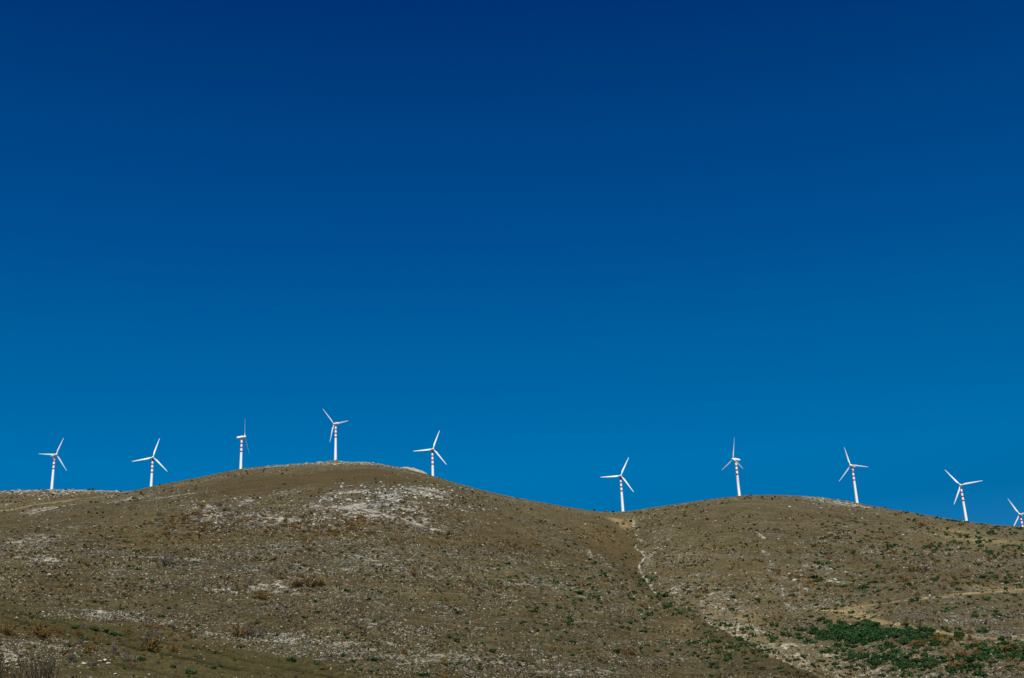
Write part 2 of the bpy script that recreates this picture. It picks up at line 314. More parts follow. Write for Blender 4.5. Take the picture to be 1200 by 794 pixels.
green = np.maximum(green, strip*.75)

# level pads under the turbines, behind the crest line
TURB = [  # hub pixel, distance, yaw, blade phase, label
 ((66, 531.9), 1480, 32, 68, 'far left white wind turbine on the pale rocky back ridge, seen at an angle'),
 ((179.3, 535.2), 1380, 3, 75, 'white wind turbine whose foot is hidden where the left hill begins to rise'),
 ((286.9, 511.3), 1330, 76, 76, 'white wind turbine seen side-on, its nacelle pointing left, on the big hill shoulder'),
 ((391.3, 496.4), 1390, -140, 40, 'highest wind turbine, standing full height on the very top of the big left hill'),
 ((507.5, 525.5), 1300, 15, 69, 'white wind turbine just right of the pale rock outcrop near the big hill top'),
 ((727.6, 556.8), 1320, 9, 63, 'white wind turbine in the saddle between the two hills, above the gully'),
 ((859, 537.4), 1290, -53, 80, 'white wind turbine with one blade straight up, left of the right hill top'),
 ((996.6, 544.8), 1392, -31, 104, 'white wind turbine on the right hill where its rocky top starts to fall away'),
 ((1125.5, 567.9), 1385, -2, 5, 'white wind turbine facing square on, left of the pale skyline mound'),
 ((1194.7, 601.9), 1578, -15, 117, 'wind turbine half sunk behind the right crest, cut by the right photo edge')]
TP = []
for (h, dist, yaw, ph, lab) in TURB:
    dv = ray(*h); dv = dv/np.hypot(dv[0], dv[1])*dist
    # the hub sits 3.4 m in front of the tower axis
    los = np.array([-dv[0], -dv[1], 0])/dist; sd_ = np.array([-los[1], los[0], 0])
    ax = los*math.cos(R(yaw))+sd_*math.sin(R(yaw)); T0 = dv-ax*3.4
    TP.append((T0, ax, dv[2])); base = dv[2]-46.0
    dz = base-gz(T0[0], T0[1])[0]; rt = math.hypot(T0[0], T0[1])
    wgt = np.exp(-(((X-T0[0])**2+(Y-T0[1])**2)/22.0**2)); Z += dz*wgt*(R2 > crest_r[:, None]-3)*np.clip((R2-crest_r[:, None]+3)/8, 0, 1)

V = np.stack([X, Y, Z], -1).reshape(-1, 3); nA, nR = Z.shape
I = np.arange(nA*nR).reshape(nA, nR)
Q = np.stack([I[:-1, :-1], I[:-1, 1:], I[1:, 1:], I[1:, :-1]], -1).reshape(-1, 4)
Q = np.concatenate([Q, np.stack([I[-1, :-1], I[-1, 1:], I[0, 1:], I[0, :-1]], -1)])
Q = Q[:, ::-1]
ter = fast_mesh('hillside', V, Q)
def attr(me, name, a, b, c, d_):
    at_ = me.attributes.new(name, 'FLOAT_COLOR', 'POINT')
    at_.data.foreach_set('color', np.stack([a, b, c, d_], -1).astype(np.float32).ravel())
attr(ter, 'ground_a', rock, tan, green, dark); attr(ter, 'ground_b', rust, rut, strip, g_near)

# ------------------------------------------------------------------ materials
class N:
    def __init__(s, name):
        s.m = bpy.data.materials.new(name); s.m.use_nodes = True; s.t = s.m.node_tree; s.b = s.t.nodes['Principled BSDF']
    def n(s, typ, **k):
        o = s.t.nodes.new(typ)
        for a, v in k.items():
            if hasattr(o, a): setattr(o, a, v)
            else: o.inputs[a].default_value = v
        return o
    def l(s, a, b): s.t.links.new(a, b)
    def noise(s, scale, det=4, rough=.55, vec=None, dist=0):
        o = s.n('ShaderNodeTexNoise'); o.inputs['Scale'].default_value = scale; o.inputs['Detail'].default_value = det
        o.inputs['Roughness'].default_value = rough; o.inputs['Distortion'].default_value = dist
        if vec is not None: s.l(vec, o.inputs['Vector'])
        return o.outputs['Fac']
    def remap(s, v, a, b, c=0., d=1.):
        o = s.n('ShaderNodeMapRange'); s.l(v, o.inputs['Value'])
        for k, q in zip(('From Min', 'From Max', 'To Min', 'To Max'), (a, b, c, d)): o.inputs[k].default_value = q
        return o.outputs['Result']
    def math(s, op, a, b=None, clamp=False):
        o = s.n('ShaderNodeMath'); o.operation = op; o.use_clamp = clamp
        for i, q in enumerate((a, b)):
            if q is None: continue
            if isinstance(q, (int, float)): o.inputs[i].default_value = q
            else: s.l(q, o.inputs[i])
        return o.outputs[0]
    def mix(s, f, a, b, mode='MIX'):
        o = s.n('ShaderNodeMix'); o.data_type = 'RGBA'; o.blend_type = mode
        for i, q in ((0, f), (6, a), (7, b)):
            if isinstance(q, (int, float)): o.inputs[i].default_value = q
            elif isinstance(q, tuple): o.inputs[i].default_value = (*q, 1)
            else: s.l(q, o.inputs[i])
        return o.outputs[2]

g = N('dry_hill_ground')
g.b.inputs['Roughness'].default_value = .95; g.b.inputs['Specular IOR Level'].default_value = .1
geo = g.n('ShaderNodeNewGeometry'); pos = geo.outputs['Position']
mp = g.n('ShaderNodeMapping'); mp.inputs['Scale'].default_value = (1, 1, 7); g.l(pos, mp.inputs['Vector']); cpos = mp.outputs[0]   # layers that follow the contours
aa = g.n('ShaderNodeAttribute'); aa.attribute_name = 'ground_a'; sa = g.n('ShaderNodeSeparateColor'); g.l(aa.outputs['Color'], sa.inputs[0])
ab = g.n('ShaderNodeAttribute'); ab.attribute_name = 'ground_b'; sb = g.n('ShaderNodeSeparateColor'); g.l(ab.outputs['Color'], sb.inputs[0])
rk0, tn, gr = sa.outputs; dk = aa.outputs['Alpha']; ru, rt_, st = sb.outputs
big = g.noise(.012, 3, .5, pos); med = g.noise(.07, 5, .6, pos); con = g.noise(.09, 5, .65, cpos); fine = g.noise(.8, 5, .7, pos); vfine = g.noise(2.2, 4, .75, pos); spk = g.noise(.45, 3, .6, cpos)
m2 = g.n('ShaderNodeMapping'); m2.inputs['Scale'].default_value = (1, 1, 1.6); g.l(pos, m2.inputs['Vector'])
rk = g.math('MULTIPLY', rk0, g.remap(g.noise(.16, 8, .8, m2.outputs[0]), .37, .52, .4, 1.15))
allsc = g.noise(.30, 12, .88, m2.outputs[0])
c = g.mix(g.remap(med, .35, .65), (.078, .059, .025), (.099, .081, .034))
c = g.mix(g.math('MULTIPLY', g.remap(con, .45, .66), .5), c, (.19, .152, .078))
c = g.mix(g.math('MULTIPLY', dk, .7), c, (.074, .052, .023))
c = g.mix(g.math('MULTIPLY', g.math('MULTIPLY', ru, g.remap(fine, .42, .62)), .8), c, (.13, .066, .016))
c = g.mix(g.math('MULTIPLY', gr, g.remap(fine, .25, .6, .4, .95)), c, (.066, .062, .016))
# stony ground: a general scatter of pale stones, thick where the rock mask is high
nobare = g.math('SUBTRACT', 1.0, g.math('MAXIMUM', g.math('MULTIPLY', dk, 1.1), g.math('MULTIPLY', st, .95)), clamp=True)
gen = g.math('MULTIPLY', g.math('ADD', g.remap(g.noise(.035, 8, .72, cpos), .42, .60, .0, .58), g.remap(g.noise(.011, 3, .5, cpos), .40, .60, .0, .24)), nobare)
amount = g.math('MAXIMUM', rk, gen)
th = g.math('SUBTRACT', .605, g.math('MULTIPLY', amount, .17))
stone = g.math('MULTIPLY', g.math('SUBTRACT', allsc, th), 24.0, clamp=True)
stone_c = g.mix(g.remap(vfine, .35, .7), (.24, .20, .125), (.45, .41, .29))
stone_c = g.mix(g.math('MULTIPLY', rk, .6), stone_c, (.52, .485, .38))
c = g.mix(g.math('MULTIPLY', stone, g.remap(amount, 0, 1, .6, .95)), c, stone_c)
# bare earth tracks and washed soil
c = g.mix(g.math('MULTIPLY', tn, g.remap(fine, .3, .6, .6, 1)), c, (.44, .33, .15))
# single pale stones and dark tussocks, each a cell of its own
def dots(scale, rad, share, amt):
    vo = g.n('ShaderNodeTexVoronoi'); vo.inputs['Scale'].default_value = scale; g.l(pos, vo.inputs['Vector'])
    sc_ = g.n('ShaderNodeSeparateColor'); g.l(vo.outputs['Color'], sc_.inputs[0])
    pick = g.math('GREATER_THAN', g.math('ADD', sc_.outputs[0], amt) if amt is not None else sc_.outputs[0], share)
    return g.math('MULTIPLY', g.math('LESS_THAN', vo.outputs['Distance'], rad), pick)
am2 = g.math('MULTIPLY', amount, .45)
for scl, rad, shr, colr, am, f_ in ((2.6, .36, 1.05, (.50, .47, .38), am2, .9), (1.1, .32, 1.10, (.50, .47, .38), am2, .85), (1.8, .38, .76, (.036, .030, .012), None, .75), (.8, .36, .84, (.036, .030, .013), None, .75)):
    dm = dots(scl, rad, shr, am)
    if colr[0] < .1: dm = g.math('MULTIPLY', dm, g.math('MULTIPLY', g.remap(med, .4, .55, .25, 1), g.math('SUBTRACT', 1.0, g.math('MULTIPLY', dk, .85))))
    c = g.mix(g.math('MULTIPLY', dm, f_), c, colr)
c = g.mix(g.math('MULTIPLY', rt_, .85), c, (.022, .019, .007))
c = g.mix(1.0, c, g.mix(g.remap(big, .3, .7), (.90, .89, .88), (1.14, 1.12, 1.08)), 'MULTIPLY')
hi = g.remap(g.noise(.9, 9, .9, m2.outputs[0]), .36, .64)
c = g.mix(1.0, c, g.mix(hi, (.42, .42, .42), (1.62, 1.62, 1.58)), 'MULTIPLY')
g.l(c, g.b.inputs['Base Color'])
bp = g.n('ShaderNodeBump'); bp.inputs['Distance'].default_value = .6; bp.inputs['Strength'].default_value = 1
g.l(g.math('ADD', g.math('MULTIPLY', allsc, 1.5), g.math('MULTIPLY', g.math('ADD', vfine, stone), .5)), bp.inputs['Height']); g.l(bp.outputs[0], g.b.inputs['Normal'])
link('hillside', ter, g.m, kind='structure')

def simple(name, ca, cb, scale, rough=.8, spec=.3, bump=0, det=3):
    q = N(name); q.b.inputs['Roughness'].default_value = rough; q.b.inputs['Specular IOR Level'].default_value = spec
    tcn = q.n('ShaderNodeTexCoord'); nz = q.noise(scale, det, .6, tcn.outputs['Object'])
    oi = q.n('ShaderNodeObjectInfo')
    c_ = q.mix(q.remap(nz, .3, .7), ca, cb)
    v = q.remap(oi.outputs['Random'], 0, 1, .75, 1.3); cc = q.n('ShaderNodeCombineColor')
    for k in range(3): q.l(v, cc.inputs[k])
    if 'paint' not in name: c_ = q.mix(1.0, c_, cc.outputs[0], 'MULTIPLY')
    q.l(c_, q.b.inputs['Base Color'])
    if bump:
        b_ = q.n('ShaderNodeBump'); b_.inputs['Strength'].default_value = bump; b_.inputs['Distance'].default_value = .2; q.l(nz, b_.inputs['Height']); q.l(b_.outputs[0], q.b.inputs['Normal'])
    return q.m
M_white = simple('white_paint', (.78, .78, .76), (.84, .84, .82), .4, .45, .4)
M_red = simple('red_paint', (.42, .022, .014), (.50, .035, .02), .4, .5, .4)
M_dark = simple('dark_grey_paint', (.05, .05, .055), (.07, .07, .075), .4, .6, .3)  # dark grey of the door, yaw ring and vane
M_green = simple('green_leaves', (.013, .045, .010), (.029, .076, .016), 1.6, .7, .2)
M_brown = simple('russet_twigs', (.098, .054, .015), (.185, .112, .034), 1.6, .9, .1)
M_grey = simple('grey_twigs', (.085, .07, .05), (.14, .115, .085), 1.6, .9, .1)
M_bark = simple('grey_bark', (.03, .024, .018), (.065, .052, .038), 5, .9, .1)
M_rock = simple('limestone', (.27, .25, .20), (.52, .50, .43), 1.2, .9, .15, .5, 6)
M_big = simple('outcrop_limestone', (.15, .12, .07), (.42, .385, .30), .45, .9, .15, .8, 8)

# ------------------------------------------------------------------ wind turbines
H = 46.0
def ring(r, z, n=24): return [(r*math.cos(2*math.pi*i/n), r*math.sin(2*math.pi*i/n), z) for i in range(n)]
def lathe(name, prof, n=24, mats=None, cap=True):
    v = []; f = []; mi = []
    for k, (r_, z_) in enumerate(prof):
        v += ring(r_, z_, n)
        if k:
            for i in range(n):
                f.append(((k-1)*n+i, (k-1)*n+(i+1) % n, k*n+(i+1) % n, k*n+i)); mi.append(mats[k-1] if mats else 0)
    if cap:
        f.append(tuple(range((len(prof)-1)*n, len(prof)*n))); mi.append(mats[-1] if mats else 0); f.append(tuple(range(n))[::-1]); mi.append(0)
    me = mesh(name, v, f, False, mi)
    sm_ = [len(p.vertices) == 4 for p in me.polygons]; me.polygons.foreach_set('use_smooth', sm_); return me
rad = lambda z: 1.75-(1.75-1.02)*(z/(H-1.6))
zs = [(-3, 0)]; top = H-1.6; bands = [(top-2.0, top-.1), (top-6.6, top-4.8), (top-11.2, top-9.4), (top-15.8, top-14.0)]
prof = [(rad(0), -6), (rad(0), 0)]; mats = [0]
ed = sorted([b for p_ in bands for b in p_]); last = 0
cuts = [10, 20] + ed + [top]
for z_ in cuts:
    prof.append((rad(z_), z_)); mid_ = (last+z_)/2; mats.append(1 if any(a < mid_ < b for a, b in bands) else 0); last = z_
tower_me = lathe('tower', prof, 28, mats+[0]); tower_me.materials.append(M_white); tower_me.materials.append(M_red)
base_me = lathe('foundation', [(2.6, -3), (2.6, .25), (2.45, .35)], 28)
# door in the tower's foot
def box(x0, x1, y0, y1, z0, z1):
    v = [(x, y, z) for x in (x0, x1) for y in (y0, y1) for z in (z0, z1)]
    return v, [(0, 1, 3, 2), (4, 6, 7, 5), (0, 4, 5, 1), (2, 3, 7, 6), (0, 2, 6, 4), (1, 5, 7, 3)]
dv_, df_ = box(-.45, .45, -1.82, -1.6, .6, 2.7); door_me = mesh('door', dv_, df_)
# nacelle: rounded box lofted along +X (rotor side at +X)
def loft_x(name, secs, n=20, pw=3.2):
    v = []; f = []
    for (x, hw, hh, cz) in secs:
        for i in range(n):
            t = 2*math.pi*i/n; c_, s_ = math.cos(t), math.sin(t)
            v.append((x, hw*math.copysign(abs(c_)**(2/pw), c_), cz+hh*math.copysign(abs(s_)**(2/pw), s_)))
    for k in range(1, len(secs)):
        for i in range(n): f.append(((k-1)*n+i, (k-1)*n+(i+1) % n, k*n+(i+1) % n, k*n+i))
    f.append(tuple(range(n))[::-1]); f.append(tuple(range((len(secs)-1)*n, len(secs)*n)))
    me = mesh(name, v, f); me.polygons.foreach_set('use_smooth', [len(p.vertices) == 4 for p in me.polygons]); return me
nac_me = loft_x('nacelle', [(-5.6, .95, .85, .15), (-5.2, 1.15, 1.1, .1), (-3, 1.3, 1.3, .1), (.8, 1.3, 1.4, .05), (1.9, 1.2, 1.3, 0), (2.3, 1.0, 1.05, 0)])
yaw_me = lathe('yaw_ring', [(1.1, -1.6), (1.1, -1.1), (1.2, -1.05), (1.2, -.9)], 24)
vane_v, vane_f = box(-4.6, -4.45, -.04, .04, 1.1, 2.2); v2, f2 = box(-5.0, -4.0, -.04, .04, 2.0, 2.15)
vane_me = mesh('wind_vane', vane_v+v2, vane_f+[tuple(i+8 for i in q) for q in f2])
def hub_mesh():
    secs = [(2.35, .95), (2.6, 1.15), (3.2, 1.25), (3.9, 1.15), (4.5, .8), (4.85, .35), (4.95, .05)]
    return loft_x('hub', [(x, q, q, 0) for x, q in secs], 20, 2.0)
hub_me = hub_mesh()
# blade: along +Z from the hub, chord in Y, thickness in X
def blade_mesh():
    L = 23.5; v = []; f = []; n = 14; secs = []
    for k in range(19):
        t = k/18; z = 1.0+t*(L-1.0)
        if t < .06: ch, th_, q = .95, .95, 0
        else:
            q = min(1, (t-.06)/.12); cmax = 1.85
            ch = .95*(1-q)+cmax*q if t < .2 else cmax*(1-(t-.2)/.8)**.82*.86+.30
            th_ = (.95*(1-q)+.24*ch*q) if t < .2 else ch*(.24-.10*t)
        tw = R(16*(1-t)**1.6-1)*min(1, q+.001)
        for i in range(n):
            a = 2*math.pi*i/n; cx = math.cos(a); sx = math.sin(a)
            yy = ch*(.5*cx - .18*q); xx = th_*.5*sx*(1-q*.55*max(0, -cx)**1.2)
            v.append((xx*math.cos(tw)-yy*math.sin(tw) + .35*t*t, xx*math.sin(tw)+yy*math.cos(tw), z))
    for k in range(1, 19):
        for i in range(n): f.append(((k-1)*n+i, (k-1)*n+(i+1) % n, k*n+(i+1) % n, k*n+i))
    f.append(tuple(range(n))[::-1]); f.append(tuple(range(18*n, 19*n)))
    return mesh('blade', v, f, True)
blade_me = blade_mesh()
for mm in (nac_me, hub_me, blade_me, base_me): mm.materials.append(M_white)
for mm in (door_me, yaw_me, vane_me): mm.materials.append(M_dark)
TILT = R(5)
for (h, dist, yaw, ph, lab), (T0, ax, hz) in zip(TURB, TP):
    root = link('wind_turbine', None, label=lab, category='wind turbine', group='wind turbines along the ridge')
    root.location = (T0[0], T0[1], hz-H); root.empty_display_size = 3
    link('tower', tower_me, parent=root); link('foundation', base_me, parent=root)
    th_ = math.atan2(ax[1], ax[0])
    d_ = link('door', door_me, parent=root); d_.rotation_euler = (0, 0, R(35))
    head = Matrix.Rotation(th_, 4, 'Z')
    top_m = Matrix.Translation((0, 0, H)) @ head @ Matrix.Rotation(-TILT, 4, 'Y')
    for nm, me_ in (('nacelle', nac_me),):
        o = link(nm, me_, parent=root); o.matrix_local = top_m
        o2 = link('yaw_ring', yaw_me, parent=o); o2.matrix_local = Matrix.Rotation(TILT, 4, 'Y')
        link('wind_vane', vane_me, parent=o)
    hb = link('hub', hub_me, parent=root); hb.matrix_local = top_m
    axis = Vector(ax)*math.cos(TILT)+Vector((0, 0, 1))*math.sin(TILT)
    hx = Vector((0, 0, 1)).cross(axis).normalized(); hy = axis.cross(hx)
    for k in range(3):
        a = R(ph)+k*2*math.pi/3; dr = hx*math.cos(a)+hy*math.sin(a)
        xa = axis; ya = dr.cross(xa).normalized()
        bm = Matrix(((xa.x, ya.x, dr.x, 0), (xa.y, ya.y, dr.y, 0), (xa.z, ya.z, dr.z, H), (0, 0, 0, 1)))
        bm.translation = Vector((0, 0, H))+axis*3.4
        b_ = link('blade', blade_me, parent=root); b_.matrix_local = bm

# ------------------------------------------------------------------ shrubs and stones
def shrub_arrays(seed, n, size, flat=.6, lumps=6, twig=False):
    q = np.random.default_rng(seed); V_ = []; 
    cs = np.stack([q.uniform(-.5, .5, lumps), q.uniform(-.5, .5, lumps), q.uniform(.12, .5, lumps)*flat], -1); rs = q.uniform(.22, .42, lumps)
    k = q.integers(0, lumps, n); dr = q.normal(size=(n, 3)); dr /= np.linalg.norm(dr, axis=1)[:, None]
    c_ = cs[k]+dr*(rs[k]*q.uniform(.35, 1.1, n)**.6)[:, None]*[1, 1, flat*1.1]; c_[:, 2] = np.abs(c_[:, 2])*1.05
    a = q.normal(size=(n, 3)); a /= np.linalg.norm(a, axis=1)[:, None]; b = np.cross(a, q.normal(size=(n, 3))); b /= np.linalg.norm(b, axis=1)[:, None]
    s = size*q.uniform(.6, 1.4, n)[:, None]
    if twig: a = a*2.2; a[:, 2] = np.abs(a[:, 2])*1.3; b = b*.35
    v = np.stack([c_-a*s-b*s*.6, c_+a*s-b*s*.5, c_+a*s*.7+b*s, c_-a*s*.6+b*s], 1).reshape(-1, 3)
    v[:, 2] = np.maximum(v[:, 2], -.08)
    return v, np.arange(n*4).reshape(n, 4)
def rock_arrays(seed, sub=2):
    q = random.Random(seed); import bmesh
    bm = bmesh.new(); bmesh.ops.create_icosphere(bm, subdivisions=sub, radius=.5)
    offs = [Vector((q.uniform(-1, 1), q.uniform(-1, 1), q.uniform(-.6, 1))).normalized() for _ in range(9)]; ds = [q.uniform(.26, .42) for _ in offs]
    for vtx in bm.verts:
        for o_, dd_ in zip(offs, ds):
            t = vtx.co.dot(o_)
            if t > dd_: vtx.co -= o_*(t-dd_)*.9
        vtx.co.z = vtx.co.z*.62+.12
    v = np.array([vv.co[:] for vv in bm.verts]); f = np.array([[x.index for x in ff.verts] for ff in bm.faces]); bm.free(); return v, f
def var_meshes(name, arrs, mat):
    o = []
    for v, f in arrs:
        me = fast_mesh(name, v, f, False); me.materials.append(mat); o.append(me)
    return o
HI = {'green': var_meshes('green_shrub', [shrub_arrays(s, 260, .075, .62) for s in range(6)], M_green),
      'brown': var_meshes('russet_shrub', [shrub_arrays(20+s, 300, .055, .85, 7, s % 2 == 0) for s in range(6)], M_brown),
      'grey': var_meshes('bare_shrub', [shrub_arrays(40+s, 280, .05, 1.0, 5, True) for s in range(4)], M_grey),
      'rock': var_meshes('limestone_rock', [rock_arrays(60+s) for s in range(6)], M_rock)}
LO = {'green': [shrub_arrays(100+s, 40, .17, .62) for s in range(8)], 'brown': [shrub_arrays(120+s, 46, .15, .8) for s in range(8)],
      'grey': [shrub_arrays(140+s, 50, .11, .9, 5, True) for s in range(6)], 'rock': [rock_arrays(160+s, 1) for s in range(8)]}
NAME = {'green': 'green_shrub', 'brown': 'russet_shrub', 'grey': 'bare_shrub', 'rock': 'limestone_rock'}
CAT = {'green': 'shrub', 'brown': 'shrub', 'grey': 'shrub', 'rock': 'rock'}

def region(kind, px, py):
    gx = np.interp(py, [600, 655, 690, 730, 765, 794], [738, 757, 790, 850, 905, 960]); right = px > gx
    k = {'green': 'small dark green shrub', 'brown': 'dry russet shrub', 'grey': 'leafless grey shrub', 'rock': 'pale limestone rock'}[kind]
    if right:
        if py > 728: return k+' at the foot of the right hill, below the dirt track'
        if py > 665: return k+' low on the right hill, above the dirt track'
        return k+' high on the right hill'
    if py < 640: return k+' high on the left hill by the rock field'
    if px > 560: return k+' on the left slope beside the gully'
    if py > 712 and px < 430: return k+' by the rutted grass at bottom left'
    return k+' on the stony middle of the left hill'
def place(kind, px, py, wpx, label=None, group=None, hgt=1.0, gx=None):
    x, y = at(px, py); r_ = math.hypot(x, y); s = wpx*r_/F
    me = random.choice(HI[kind]); o = link(NAME[kind], me, category=CAT[kind], label=label or region(kind, px, py), group=group or (None if label else region(kind, px, py).replace('small', 'small')))
    o.location = (x, y, float(gz(x, y)[0])-.03*s); o.scale = (s, s*random.uniform(.8, 1.2), s*hgt*random.uniform(.85, 1.2)); o.rotation_euler = (0, 0, random.uniform(0, 6.28) if kind != 'rock' else random.uniform(0, 6.28))
    return o

# grass tussocks and the smallest stones: nobody could count them
def carpet(name, label, mat, n, w0, w1, seed, flat, tilt, zones=None):
    q = np.random.default_rng(seed); n_ = int(n*1.9)
    PX = q.uniform(-10, 1210, n_); PY = 545+q.uniform(0, 1, n_)**.8*262
    keep = fbm(PX/30, PY/9, seed, 4)+q.uniform(-.4, .4, n_) > .05; PX, PY = PX[keep][:n], PY[keep][:n]
    x, y, ok = at_many(PX, PY); x, y = x[ok], y[ok]; r_ = np.hypot(x, y); S = (w0+(w1-w0)*q.uniform(0, 1, len(x))**2.5)*r_/F
    aa_ = np.arctan2(x, y); rr_ = np.hypot(x, y); mk_ = lambda G: np.clip(bil(G, aa_, rr_), 0, 1)
    pr = {'stone_chips': (.20+1.1*mk_(rock))*(1-.92*mk_(dark0))*(1-.6*mk_(dark))*(1-.9*mk_(strip)), 'dry_grass': (.5+.2*mk_(rock))*(1-.8*mk_(dark0))*(1-.8*mk_(strip)), 'dark_tussocks': .8*(1-.8*mk_(dark0))*(1-.6*mk_(strip))}[name]
    z_ = gz(x, y); pr = pr*(1-.9*mk_(tan))*(.25+1.1*sstep(-.28, .22, fbm(x/45, z_/5, 77, 3)+.25*fbm(x/9, y/9, 79, 2)))*np.where(mk_(rock) > .5, 1.3, 1)
    kp = q.uniform(0, 1, len(x)) < pr; x, y, S = x[kp], y[kp], S[kp]
    z = gz(x, y); k = 5; VV = np.zeros((len(x), k, 4, 3))
    for j in range(k):
        a = q.uniform(0, 6.28, len(x)); lean = q.uniform(-tilt, tilt, len(x)); hh = S*flat*q.uniform(.6, 1.2, len(x)); wd = S*q.uniform(.3, .55, len(x))
        ox = q.uniform(-.3, .3, len(x))*S; oy = q.uniform(-.3, .3, len(x))*S; ca, sa_ = np.cos(a), np.sin(a)
        for m_, (u_, t_) in enumerate(((-.5, -.1), (.5, -.1), (.36, 1), (-.3, .85))):
            VV[:, j, m_, 0] = x+ox+ca*wd*u_*1.6-sa_*lean*hh*t_; VV[:, j, m_, 1] = y+oy+sa_*wd*u_*1.6+ca*lean*hh*t_; VV[:, j, m_, 2] = z+hh*t_
    Vv = VV.reshape(-1, 3); link(name, fast_mesh(name, Vv, np.arange(len(Vv)).reshape(-1, 4), False), mat, kind='stuff', label=label, category='grass' if 'stone' not in name else 'stones')
M_straw = simple('straw_grass', (.16, .12, .06), (.30, .245, .14), .05, .95, .05)
M_tuss = simple('dark_tussock', (.030, .024, .010), (.065, .048, .020), .05, .95, .05)
M_chip = simple('stone_chips', (.30, .28, .22), (.52, .50, .42), .05, .95, .1)
carpet('dry_grass', 'pale dry grass tufts covering both hills', M_straw, 24000, 1.0, 4.0, 401, .45, .9)
carpet('dark_tussocks', 'small dark tussocks dotted all over both hills', M_tuss, 24000, 1.0, 3.8, 402, .52, .7)
carpet('stone_chips', 'small pale stones lying all over both hills', M_chip, 42000, .7, 2.1, 403, .5, 1.2)

